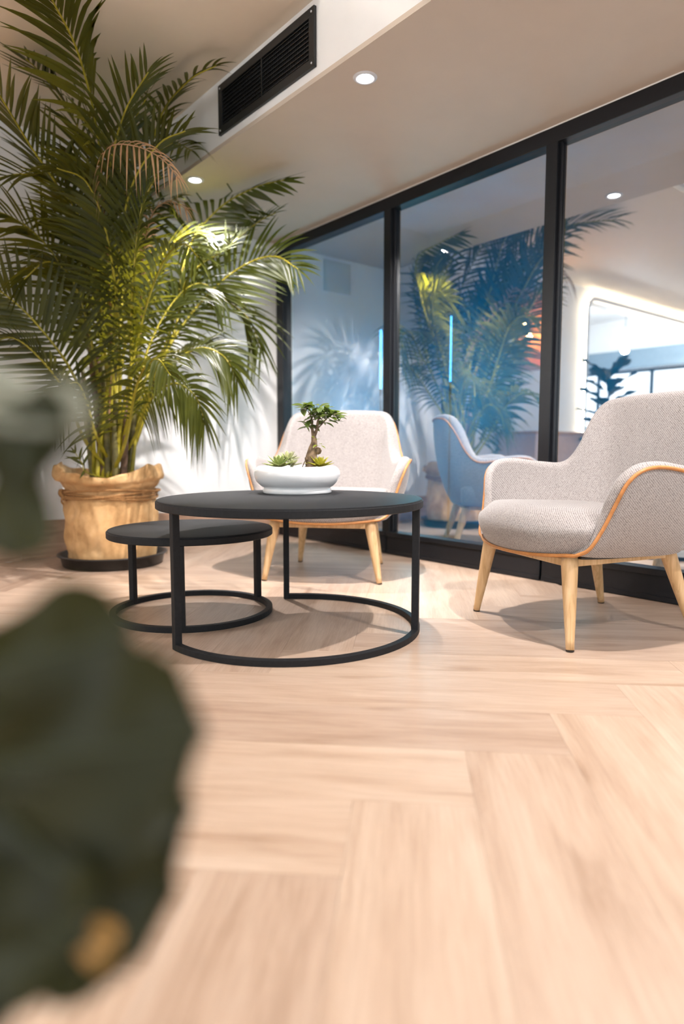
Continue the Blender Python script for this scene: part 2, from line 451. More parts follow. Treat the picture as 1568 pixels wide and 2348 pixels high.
# ---- glass wall
gw = struct(empty('window_1', (XG, YB, 0)))
def gbox(nm, x0, x1, y0, y1, z0, z1, mat, bevel=.002, **k):
    return box(nm, x0-XG, x1-XG, y0-YB, y1-YB, z0, z1, mat, gw, bevel=bevel, **k)
ZT = 2.092; ZP = .142
mull = [3.022, 1.897, .775, -.35, -1.475, -2.6]
mw = .062
YE = -4.0
gbox('header_rail', XG-.002, XP+.045, YE, YB, ZT, ZS-.004, M['frame'])
gbox('sealant_strip', XG-.004, XG+.004, YE, YB, ZS-.005, ZS, M['wall'], bevel=0, label='thin pale sealant line')  # thin wall-coloured strip along the top of the header
gbox('jamb', XG-.002, XP+.045, YB-.085, YB-.001, ZP, ZT, M['frame'])
for y in mull:
    gbox('mullion', XG-.002, XP+.045, y-mw/2, y+mw/2, ZP, ZT, M['frame'])
    gbox('glazing_bead', XG+.018, XP-.002, y-mw/2-.012, y+mw/2+.012, ZP, ZT, M['frame'], bevel=.001)
edges = [YB-.001] + mull + [YE]
for i in range(len(edges)-1):
    y1, y0 = edges[i], edges[i+1]
    a = y0 + (.004 if i < len(edges)-2 else 0); b_ = y1 - (.004 if i else 0)
    gbox('plinth_panel', XG+.004, XP+.045, a+.002, b_-.002, .004, ZP-.03, M['frame'], bevel=.002)
    gbox('plinth_foot', XG, XG+.0045, a+.002, b_-.002, .004, .026, M['frame'], bevel=.001)
    gbox('sill_rail', XG-.004, XP+.045, a, b_, ZP-.03, ZP, M['frame'], bevel=.003)
    lo = y0+(mw/2 if i < len(edges)-2 else 0); hi = y1-(mw/2 if i else .085)
    o = gbox('pane', XP, XP+.008, lo-.005, hi+.005, ZP-.005, ZT+.005, M['glass'], bevel=0)
    # single reflecting sheet
    me = o.data; bm = bmesh.new(); bm.from_mesh(me)
    bmesh.ops.delete(bm, geom=[f for f in bm.faces if abs(f.calc_center_median().x-(XP-XG)) > 1e-4], context='FACES'); bm.to_mesh(me); bm.free()
# dim blue room behind the glass
XR = 4.6
struct(box('wall_blue', XR, XR+.05, 3.0, YB+.1, 0, 2.6, M['blue_wall']))
struct(box('wall_blue', XR, XR+.05, -4.1, 3.0, 0, 2.6, M['blue_wall']))
struct(box('wall_blue', XP+.1, XR+.1, YB+.1, YB+.2, 0, 2.6, M['blue_wall']))
struct(box('wall_blue', XG, XR+.1, -4.15, -4.0, 0, 2.6, M['dark_wall']))
struct(box('floor', XG+.07, XR+.1, -4.1, YB+.2, -.06, -.001, M['blue_floor']))
struct(box('ceiling', XG+.15, XR+.1, -4.1, YB+.2, 2.6, 2.65, M['blue_wall']))
def spot(name, loc, power, col, size=150, blend=.4, rad=.03, parent=None, aim=None):
    l = bpy.data.lights.new(name, 'SPOT'); l.energy = power; l.color = col; l.spot_size = R(size); l.spot_blend = blend; l.shadow_soft_size = rad
    o = bpy.data.objects.new(name, l); COL.objects.link(o); o.location = loc
    if aim is not None: o.rotation_euler = (Vector(aim)-Vector(loc)).to_track_quat('-Z', 'Y').to_euler()
    if parent: o.parent = parent
    return o
for i, (y, lab) in enumerate(((4.05, 'thin vertical blue light tube glowing behind the narrow left glass pane'), (3.3, 'thin vertical blue light tube glowing behind the middle glass pane'))):
    t = empty('light_tube', (3.75, y, 0)); tag(t, lab, 'light tube', 'blue light tubes behind the glass')
    mesh('tube', *tube([(0, 0, 1.15), (0, 0, 1.35), (0, 0, 1.62)], .009 if i == 0 else .005, 8), M['blue_led'], t)
    mesh('holder', *tube([(0, 0, 0), (0, 0, .5), (0, 0, 1.15)], .006, 8), M['frame'], t)
    mesh('base', *lathe([(.0, 0), (.06, 0), (.06, .01), (.0, .012)], 20), M['frame'], t)
for y in (3.75, 2.4):  # unseen point lamps added so the panes pick up blue
    l = bpy.data.lights.new('blue_room_fill', 'POINT'); l.energy = 34 if y > 3 else 11; l.color = (.25, .84, .97); l.shadow_soft_size = .2
    o = bpy.data.objects.new('blue_room_fill', l); COL.objects.link(o); o.location = (3.8, y, 1.0)

# ================================================================== CEILING FIXTURES
def downlight(loc, label, power, col=(1, .945, .93), zc=ZS, aim=None, size=150):
    t = empty('downlight', (loc[0], loc[1], zc)); tag(t, label, 'downlight', 'recessed ceiling downlights')
    mesh('trim_ring', *lathe([(.033, -.001), (.036, -.006), (.046, -.005), (.05, -.001), (.05, .0)], 40), M['trim'], t)
    mesh('reflector', *lathe([(.033, -.001), (.031, -.002), (.024, -.003)], 40), M['trim'], t)
    mesh('lens', *lathe([(.0001, -.0035), (.029, -.0035), (.031, -.003)], 40, close_bot=True), M['lamp'], t, label='glowing white lens')
    spot('downlight_beam', (loc[0], loc[1], zc-.02), power, col, size, .6, .022, aim=aim)
    return t
DL = 110
downlight((1.893, 2.148), 'bright recessed downlight in the lowered ceiling right of the black vent', DL*1.5, aim=(2.25, 3.1, .3), size=104)
downlight((1.838, 3.53), 'recessed downlight glimpsed behind the palm frond tips near the back wall', DL*.8, size=108)
downlight((1.86, .80), 'recessed downlight in the lowered ceiling above the right armchair', DL)
downlight((1.86, -.55), 'recessed downlight in the lowered ceiling nearest the window wall', DL*.6)
for i, (x, y, lab) in enumerate(((0.55, 1.0, 'unseen fill downlight added in the high ceiling ahead of the viewer'), (-1.0, .2, 'unseen fill downlight added in the high ceiling left of the viewer'), (-.6, -1.2, 'unseen fill downlight added in the high ceiling behind the viewer'))):
    downlight((x, y), lab, 8, (1, .88, .76), ZH)  # unseen fill lamps added to brighten the room near the camera

# ---- air vent on the beam face
VY0, VY1, VZ0, VZ1 = 2.292, 3.085, 2.222, 2.457
vt = empty('air_vent', (XB, (VY0+VY1)/2, (VZ0+VZ1)/2)); tag(vt, 'long black louvred air vent on the white ceiling beam', 'air vent')
hy, hz = (VY1-VY0)/2, (VZ1-VZ0)/2; fb = .036; D = .014
fr = join([boxvf(-D, 0, -hy, hy, -hz, -hz+fb), boxvf(-D, 0, -hy, hy, hz-fb, hz), boxvf(-D, 0, -hy, -hy+fb, -hz+fb, hz-fb), boxvf(-D, 0, hy-fb, hy, -hz+fb, hz-fb)])
mesh('vent_frame', *fr, M['vent'], vt, smooth=False, bevel=.0015)
box('duct_shade_sheet', -.0012, -.0002, -hy+fb, hy-fb, -hz+fb, hz-fb, M['hole'], vt)  # near-black sheet on the beam; shade inside the duct put into its colour
box('centre_bar', -D+.001, -.001, -.004, .004, -hz+fb, hz-fb, M['vent'], vt, label='thin vertical divider with a bright worn edge')
ih = 2*(hz-fb); ns = 9
sl, sf = boxvf(-.0055, .0055, -(hy-fb)/2+.003, (hy-fb)/2-.003, -.0012, .0012)
sme = None
for half in (-1, 1):
    for k in range(ns):
        if sme is None:
            o = mesh('slat', sl, sf, M['vent'], vt, smooth=False); sme = o.data
        else: o = link('slat', sme, vt)
        o.location = (-.0075, half*(hy-fb)/2, -hz+fb+ih*(k+.5)/ns); o.rotation_euler = (0, R(-32), 0)
bl = []
for k in range(44):
    y = -hy+fb+.006+(2*(hy-fb)-.012)*k/43
    bl.append(boxvf(-.003, -.0015, y-.0012, y+.0012, -hz+fb, hz-fb))
tag(mesh('rear_blades', *join(bl), M['vent'], vt, smooth=False), kind='stuff')
for sy in (-1, 1):
    for sz in (-1, 1):
        o = mesh('screw', *lathe([(.0001, -.001), (.004, -.001), (.0045, .001)], 12, close_bot=True), M['trim'], vt)
        o.location = (-D-.0005, sy*(hy-fb*.5), sz*(hz-fb*.5)); o.rotation_euler = (0, R(90), 0)

# ---- access panel on back wall
ap = empty('access_panel', (2.34, YB, 2.02)); tag(ap, 'pale square access panel high on the back wall behind the palm', 'wall panel')
box('panel_frame', -.135, .135, -.012, -.0005, -.12, .12, M['panel'], ap, bevel=.002)
box('panel_door', -.12, .12, -.016, -.012, -.105, .105, M['panel'], ap, bevel=.002)

# ---- cove light on the bulkhead where the ceiling steps up
cv = empty('cove_light', (-1.6, YC-.012, 2.54)); tag(cv, 'warm white cove light strip along the raised ceiling edge above the vent', 'light strip')
mesh('strip', *tube([(-3.3, 0, 0), (0, 0, 0), (3.3, 0, 0)], .008, 8), M['led_cove'], cv)
box('channel', -3.3, 3.3, -.02, .011, -.02, -.010, M['trim'], cv)
# ---- LED line round the opening
ledr = empty('led_strip', (X_OP, YB-.045, zt)); tag(ledr, 'glowing warm white light strip edging the rounded opening', 'light strip')
path = [(x-X_OP+.02, 0, z-zt+.02) for x, z in pts] + [(.02, 0, -rc-.3-zt+zt), (.02, 0, -1.2), (.02, 0, -2.3)]
mesh('strip', *tube(path, .006, 6), M['led'], ledr)
V, Fc = [], []
for k, p in enumerate(path):
    q = Vector(path[min(k+1, len(path)-1)])-Vector(path[max(k-1, 0)]); o_ = Vector((-q.z, 0, q.x)).normalized()
    if o_.x+o_.z < 0: o_ = -o_
    for dy in (-.020, -.014):
        for w in (-.026, .024): V.append(Vector(p)+o_*w+Vector((0, dy, 0)))
for k in range(len(path)-1):
    a = k*4; b_ = a+4
    Fc += [(a, a+1, b_+1, b_), (a+2, b_+2, b_+3, a+3), (a+1, a+3, b_+3, b_+1), (a, b_, b_+2, a+2)]
mesh('cover_lip', V, Fc, M['wall'], ledr, smooth=False)  # lip added to hide the strip and send its glow outward

# ================================================================== TABLES
def ring_arc(r, w, h, a0, a1, n, closed=False):
    """flat bar bent to an arc: rectangular section w wide, h high, outer radius r, standing on z=0"""
    V, Fc = [], []
    cnt = n if closed else n+1
    for i in range(cnt):
        a = a0+(a1-a0)*i/n
        for rr, z in ((r-w, 0), (r, 0), (r, h), (r-w, h)):
            V.append((rr*math.cos(a), rr*math.sin(a), z))
    for i in range(n):
        j = (i+1) % cnt
        for k in range(4):
            k2 = (k+1) % 4; Fc.append((i*4+k, j*4+k, j*4+k2, i*4+k2))
    if not closed: Fc += [(3, 2, 1, 0), tuple(n*4+k for k in range(4))]
    return V, Fc
def round_table(c, rt, rr, zt_, angs, arc, label):
    t = empty('coffee_table', (c[0], c[1], 0)); tag(t, label, 'coffee table', 'nesting coffee tables')
    th = .030
    top = mesh('tabletop', *lathe([(.0001, zt_-th), (rt-.004, zt_-th), (rt, zt_-th+.003), (rt, zt_-.006), (rt-.002, zt_-.0045), (rt-.004, zt_-.0045), (rt-.0045, zt_-.001), (rt-.007, zt_), (.0001, zt_)], 96, close_bot=True), M['black'], t)
    for p in top.data.polygons: p.use_smooth = False
    if arc: ring = ring_arc(rr, .024, .022, arc[0], arc[1], 64)
    else: ring = ring_arc(rr, .024, .022, 0, 2*pi, 80, True)
    mesh('base_ring', *ring, M['black'], t, smooth=False, bevel=.002)
    for a in angs:
        w = .0125
        V_, F_ = boxvf(-w, w, -w, w, .0, zt_-th)
        o = mesh('leg', V_, F_, M['black'], t, smooth=False, bevel=.002)
        o.location = ((rr-w)*math.cos(a), (rr-w)*math.sin(a), 0.0005); o.rotation_euler = (0, 0, a)
    return t
big = round_table((1.40, 1.992), .482, .474, .482, (pi, R(57.8), R(-54)), (R(180), R(360+57.8)), 'taller round black metal coffee table with an open curved base')
small = round_table((1.217, 2.43), .325, .322, .345, (R(116), R(0), R(236)), None, 'lower small round black coffee table tucked under the taller one')

# ================================================================== ARMCHAIRS
def cr(ctrl, n): return catmull(ctrl, n)
RIM = [(.285, -.278, .316), (.322, -.256, .340), (.348, -.228, .405), (.372, -.207, .478), (.400, -.185, .553), (.418, -.14, .593), (.421, -.06, .600), (.405, .07, .582), (.375, .17, .578), (.348, .235, .64), (.318, .295, .755), (.280, .345, .828), (.20, .378, .848), (0, .392, .853)]
BOT = [(.272, -.262, .312), (.285, -.248, .310), (.295, -.225, .308), (.300, -.20, .306), (.305, -.165, .305), (.308, -.12, .303), (.308, -.04, .302), (.303, .06, .30), (.285, .14, .30), (.255, .195, .30), (.21, .23, .30), (.155, .25, .30), (.08, .262, .30), (0, .266, .30)]
INW = [(-1, .1, 0), (-1, .1, 0), (-1, .1, 0), (-1, .06, 0), (-1, 0, 0), (-1, 0, 0), (-1, 0, 0), (-.97, -.2, 0), (-.9, -.43, 0), (-.76, -.65, 0), (-.58, -.81, 0), (-.4, -.92, 0), (-.2, -.98, 0), (0, -1, 0)]
UPV = [(.2, -1, -.3), (.2, -1, 0), (.15, -1, .12), (.1, -.93, .35), (0, -.7, .7), (0, -.2, .98), (0, 0, 1), (0, .02, 1), (.1, .05, 1), (.35, .25, .9), (.45, .3, .84), (.42, .3, .86), (.15, .2, .97), (0, .2, .98)]
THK = [.026, .036, .042, .045, .046, .048, .052, .062, .072, .075, .075, .072, .07, .07]
def make_chair(name, loc, rz, label):
    t = empty(name, loc, rz); tag(t, label, 'armchair', 'upholstered armchairs by the glass wall')
    def full_sym(A, flip=True):
        return [Vector((-a[0], a[1], a[2])) for a in A] + [Vector(a) for a in A[-2::-1]]
    n = 121
    rim = cr(full_sym(RIM), n); bot = cr(full_sym(BOT), n); inw = cr(full_sym(INW), n); upv = cr(full_sym(UPV), n)
    thk = [v.x for v in cr([Vector((a, 0, 0)) for a in THK+THK[-2::-1]], n)]
    # full_sym runs left front -> back -> right front ; outer shell and inner padding
    NS = 12
    def outer(i, s):
        h = 1-(1-s)**2.1; v = s**1.12
        b_, r_ = bot[i], rim[i]
        return Vector((b_.x+(r_.x-b_.x)*h, b_.y+(r_.y-b_.y)*h, b_.z+(r_.z-b_.z)*v))
    Vo, Vi = [], []
    K = 8
    for i in range(n):
        nn = inw[i].copy(); nn.z = 0; nn.normalize(); uu = (upv[i]-nn*upv[i].dot(nn)).normalized(); th = thk[i]
        for k in range(NS): Vo.append(outer(i, k/(NS-1)))
        c = rim[i]+nn*th/2
        for k in range(1, K):
            a = pi*k/K; Vi.append(c - nn*(th/2)*math.cos(a) + uu*(th*(.28 if abs(i-60) > 46 else .40))*math.sin(a))
        for k in range(9):
            s = 1-k/8*.80
            q = outer(i, s)+nn*th*(1+.12*math.sin(pi*min(1, k/8)))
            Vi.append(q)
    mi = K-1+9
    # include outer rim row in the inner mesh so that they meet at the piping
    Vi2 = []
    for i in range(n):
        Vi2.append(rim[i].copy()); Vi2 += Vi[i*mi:(i+1)*mi]
    mi += 1
    Fo = [(i*NS+k, (i+1)*NS+k, (i+1)*NS+k+1, i*NS+k+1) for i in range(n-1) for k in range(NS-1)]
    Fi = [(i*mi+k, (i+1)*mi+k, (i+1)*mi+k+1, i*mi+k+1) for i in range(n-1) for k in range(mi-1)]
    mesh('shell', Vo, Fo, M['fabric'], t, label='outer upholstered shell')
    mesh('inner_padding', Vi2, Fi, M['fabric'], t)
    # seat cushion
    nx = 33; P = []
    base_prof = [(.24, .312, 0), (.25, .37, 0), (.245, .425, 0), (.15, .444, 0), (0, .452, 0), (-.12, .457, 0), (-.22, .459, .3), (-.285, .454, .7), (-.332, .436, 1), (-.360, .405, 1), (-.370, .372, 1), (-.364, .335, 1), (-.346, .300, 1), (-.30, .298, .8)]
    prof = catmull([Vector(p_) for p_ in base_prof], 40)
    for i in range(nx):
        u = -1+2*i/(nx-1); au = abs(u)
        for (y, z, k_) in prof:
            z_ = z
            if z < .40 and y < 0: z_ = z + .020*au*au*(.40-z)/.1
            if z_ > .41: z_ += .004-.012*au**4
            yy = y + k_*.108*au**2.6
            mid = max(0, 1-abs(z_-.40)/.09)
            wid = (.292+.042*mid) if y < -.15 else (.292+.042*mid)+.012*min(1, (y+.15)/.1)
            P.append((u*wid, yy, z_))
    m_ = len(prof)
    Fs = [(i*m_+k, (i+1)*m_+k, (i+1)*m_+(k+1) % m_, i*m_+(k+1) % m_) for i in range(nx-1) for k in range(m_)]
    Fs += [tuple(range(m_)), tuple((nx-1)*m_+k for k in range(m_))[::-1]]
    mesh('seat_cushion', P, Fs, M['fabric'], t)
    # underside board
    ub = [(b_.x*.93, max(b_.y*.95, -.235), .303) for b_ in bot[::4]]
    k = len(ub); mesh('underside', ub+[(x_, y_, .297) for x_, y_, z_ in ub], [tuple(range(k)), tuple(range(k, 2*k))[::-1]]+[(i, (i+1) % k, k+(i+1) % k, k+i) for i in range(k)], M['foot'], t, smooth=False)
    # piping: closed loop over the rim and under the seat front
    pp = []
    for i in range(0, n):
        nn = inw[i].copy(); nn.z = 0; nn.normalize(); uu = upv[i].normalized()
        pp.append(rim[i]-nn*.004+uu*.002)
    for i in range(1, 20):
        u = 1-2*i/20; pp.append(Vector((u*.285, -.350+.074*abs(u)**2.4, .297+.019*u*u)))
    mesh('piping', *tube(pp, .0062, 8, closed=True), M['piping'], t, label='tan leather piping')
    pq = [p+Vector((0, 0, -.003)) for p in pp]
    # wooden base
    A = {'fl': (-.238, -.262, .302), 'fr': (.238, -.262, .302), 'bl': (-.192, .20, .296), 'br': (.192, .20, .296)}
    B = {'fl': (-.29, -.29, .006), 'fr': (.29, -.29, .006), 'bl': (-.236, .29, .006), 'br': (.236, .29, .006)}
    for k_ in A:
        a, b_ = Vector(A[k_]), Vector(B[k_])
        o = mesh('leg', *tube([b_.lerp(a, s) for s in (0, .1, .35, .7, .92, 1)], [.0135, .0145, .019, .0245, .0275, .026], 16), M['oak'], t)
        f = mesh('foot_pad', *lathe([(.0001, -.006), (.012, -.006), (.0135, -.004), (.0135, .001)], 16, close_bot=True), M['foot'], o); f.location = b_
    def rail(a, b_, nm='rail', h=.026, w=.012):
        a, b_ = Vector(a), Vector(b_); d = (b_-a).normalized(); s = Vector((-d.y, d.x, 0)).normalized()*w; zz = Vector((0, 0, h))
        v = [a-s, a+s, b_+s, b_-s]; v = v+[q+zz for q in v]
        mesh(nm, v, [(0, 1, 2, 3), (4, 7, 6, 5), (0, 4, 5, 1), (1, 5, 6, 2), (2, 6, 7, 3), (3, 7, 4, 0)], M['oak'], t, smooth=False, bevel=.003)
    rail((-.235, -.262, .270), (.235, -.262, .270)); rail((-.19, .2, .270), (.19, .2, .270))
    rail((-.236, -.255, .270), (-.192, .195, .270)); rail((.236, -.255, .270), (.192, .195, .270))
    return t
def face(fx, fy): return math.atan2(-fx, fy) + pi   # local -y looks along (fx,fy)
make_chair('armchair', (2.198, 2.757, 0), math.atan2(-.66, -.75)+pi/2, 'beige armchair facing the viewer behind the coffee tables')
make_chair('armchair', (2.29, 1.331, 0), math.atan2(.34, -.94)+pi/2, 'beige armchair at the right with its arm cut by the frame')

# ================================================================== POTTED PALM
PC = Vector((1.392, 3.764, 0))
sc_ = empty('plant_saucer', (PC.x, PC.y, 0)); tag(sc_, 'wide black plastic saucer under the burlap palm pot', 'saucer')
mesh('dish', *lathe([(.0001, .001), (.262, .001), (.274, .006), (.287, .060), (.301, .062), (.303, .068), (.298, .070), (.281, .068), (.268, .012), (.0001, .010)], 72), M['saucer'], sc_)
palm = empty('potted_palm', (PC.x, PC.y, .012)); tag(palm, 'tall leafy palm in a burlap-wrapped pot in the corner', 'potted plant')
POFF = Vector((PC.x, PC.y, .012))
def wrinkle(p, a, r, z):
    if r < .02: return p
    d = Vector((math.cos(a), math.sin(a), 0))
    w = noise.noise(Vector((math.cos(a)*2.2, math.sin(a)*2.2, z*3.2)))*.014 + noise.noise(Vector((math.cos(a)*5+3, math.sin(a)*5, z*9)))*.008 + noise.noise(Vector((math.cos(a)*4, math.sin(a)*4+9, z*26)))*.005
    sag = .005*math.sin(z*38+3*math.sin(2*a)+a) - .020*max(0, .5-abs(noise.noise(Vector((math.cos(a)*2.0+7, math.sin(a)*2.0, z*13+1.2*math.sin(2*a)))))*4)
    k = min(1, z/.06)
    dz = 0
    if z > .435:    # wavy gathered rim
        q = (z-.435)/.1
        dz = q*(.034*math.cos(2*(a-R(142)))+.006*math.sin(5*a+1)+.02*noise.noise(Vector((math.cos(a)*3, math.sin(a)*3, 5))))
    return p + d*(w+sag)*k + Vector((0, 0, dz))
prof = [(.0001, 0), (.215, 0), (.236, .012), (.243, .04)] + [(.243+.009*math.sin(pi*i/12), .04+.36*i/12) for i in range(1, 13)] + [(.238, .413), (.240, .425), (.252, .437), (.262, .45), (.268, .462), (.288, .468), (.296, .482), (.294, .500), (.290, .517), (.286, .53), (.278, .532), (.268, .518), (.25, .49), (.235, .47), (.215, .455), (.0001, .452)]
mesh('burlap_wrap', *lathe(prof, 160, fn=wrinkle), M['burlap'], palm, label='wrinkled tan burlap wrap')
mesh('soil', *lathe([(.0001, .470), (.12, .472), (.236, .462)], 40), M['soil'], palm)
wrap = [o for o in palm.children if o.name.startswith('burlap')][0]
for k in range(4):
    pth = []
    for i in range(72):
        a = 2*pi*i/72; ph = [0, 1.9, .4, 3.1][k]
        rr = .259+.006*math.sin(3*a+ph)+.003*(k % 2); zz = .398+.013*math.sin(a+ph)+.007*math.sin(2*a+ph*2)+.008*(k-1.5)
        pth.append((rr*math.cos(a), rr*math.sin(a), zz))
    mesh('rope', *tube(pth, .0065, 7, closed=True), M['rope'], wrap)
# knot towards the viewer's left
ka = math.atan2(-.45, -.9)-.55
kd = Vector((math.cos(ka), math.sin(ka), 0)); ks = Vector((-kd.y, kd.x, 0))
kp = [kd*(.262+.014*math.sin(i*1.7))+ks*(.03*math.sin(i*.9))+Vector((0, 0, .395+.026*math.cos(i*1.15))) for i in range(16)]
mesh('rope_knot', *tube(catmull(kp, 90), .0065, 7), M['rope'], wrap)
for sgn in (1,):
    tl = [kd*.268+ks*.01+Vector((0, 0, .385)), kd*.275+ks*.02+Vector((0, 0, .36)), kd*.270+ks*.035+Vector((0, 0, .345))]
    mesh('rope_tail', *tube(catmull(tl, 10), .005, 7), M['rope'], wrap)

def pclamp(P):
    """keep a frond point inside the room"""
    o = Vector((0, 0, CAM_H)); d = P-o
    def okk(q):
        if q.y > YB-.05: return False
        if q.x > XB-.04: return q.z < ZS-.035 and q.x < XG-.05
        return q.z < ZC-.03
    k = 1.0
    while not okk(o+d*k) and k > .5: k -= .01
    return o+d*k
def leaflet_geo(base, d, U, L, W, droop, segs=6, fold=.25, curl=0.0):
    V, Fc = [], []
    S = d.cross(U); S = S.normalized() if S.length > 1e-5 else d.orthogonal().normalized()
    Un = S.cross(d).normalized()
    for i in range(segs+1):
        s = i/segs
        w = W*(.35+1.9*s*(1-s)**.55*1.05) if i else W*.35
        w = W*min(1, .35+2.6*s)*max(0.02, (1-s**2.2))
        c = base + d*(L*s) + Vector((0, 0, -1))*droop*L*(s**2) + S*curl*L*s*s
        V += [c-S*w*.5+Un*w*fold*.5, c, c+S*w*.5+Un*w*fold*.5]
    for i in range(segs):
        a = i*3; b_ = a+3
        Fc += [(a, a+1, b_+1, b_), (a+1, a+2, b_+2, b_+1)]
    return V, Fc
def vclamp(p):
    p = Vector(p); m_ = .035
    p.y = min(p.y, YB-m_)
    if p.x > XB-m_ and p.z > ZS-m_:
        if p.x-(XB-m_) < p.z-(ZS-m_): p.x = XB-m_
        else: p.z = ZS-m_
    p.z = min(p.z, ZC-m_); p.x = min(p.x, XG-.03)
    return p
def frond(pts, Lm=.42, n=34, W=.021, s0=.36, mat='palm_leaf', split=False, droop=.28, ang=(68, 28), roll=0, lift=.22, rad=.0115, stemmat='palm_stem', skip=0, label=None, face=.55):
    P3 = [pclamp(at(*p)) for p in pts]
    a0 = random.uniform(0, 2*pi); r0 = random.uniform(.02, .12)
    toward = (P3[0]-PC); toward.z = 0
    base = Vector((PC.x, PC.y, .47)) + Vector((r0*math.cos(a0), r0*math.sin(a0), 0)) + toward*.12
    path = [vclamp(p) for p in catmull([base]+P3, 48)]
    fr = empty('frond', (0, 0, 0)) if False else None
    mm = len(path); lens_ = [0]
    for i in range(1, mm): lens_.append(lens_[-1]+(path[i]-path[i-1]).length)
    T = lens_[-1]
    rads = [rad*(1-.82*(l/T)) + .001 for l in lens_]
    st = mesh('frond', *tube(path, rads, 7), M[stemmat], palm, local_to=POFF)
    if label: st['label'] = label
    def sample(s):
        x = s*T; k = 1
        while k < mm-1 and lens_[k] < x: k += 1
        u = (x-lens_[k-1])/max(1e-6, lens_[k]-lens_[k-1])
        p = path[k-1].lerp(path[k], u); t_ = (path[min(mm-1, k+1)]-path[max(0, k-2)]).normalized()
        return p, t_
    geos = []
    inward = (Vector((PC.x, PC.y, 0))-Vector((P3[-1].x, P3[-1].y, 0)))
    inward = inward.normalized() if inward.length > .05 else -fwd0
    for i in range(n):
        s = s0+(1-s0)*(i+.5)/n; q = (s-s0)/(1-s0)
        p, t_ = sample(s)
        U = (Vector((0, 0, 1))*.75+inward*.65)*(1-face)-fwd0*face; U = U-t_*U.dot(t_)
        U = U.normalized() if U.length > .05 else t_.orthogonal()
        if roll: U = Matrix.Rotation(roll, 3, t_) @ U
        S = t_.cross(U).normalized()
        L = Lm*(.55+.45*math.sin(pi*min(1, .12+q*.80)))*(1-.35*q**3)
        L *= random.uniform(.92, 1.06)
        for sd in (-1, 1):
            if skip and random.random() < skip: continue
            an = R(ang[0]+(ang[1]-ang[0])*q + random.uniform(-5, 5))
            d = (t_*math.cos(an)+S*sd*math.sin(an)+U*(lift+random.uniform(-.06, .06))).normalized()
            geos.append(leaflet_geo(p, d, U, L, W*(.75+.5*math.sin(pi*min(1, .1+q*.85))), droop*random.uniform(.7, 1.35), curl=random.uniform(-.05, .05)))
        if i == n-1:
            geos.append(leaflet_geo(p, t_, U, L*.8, W*.7, droop))
    geos = [([vclamp(p) for p in v], f) for v, f in geos]
    if split:
        for v, f in geos: mesh('leaflet', v, f, M[mat], st, local_to=POFF)
    else:
        tag(mesh('leaflets', *join(geos), M[mat], st, local_to=POFF), kind='stuff')
    return st
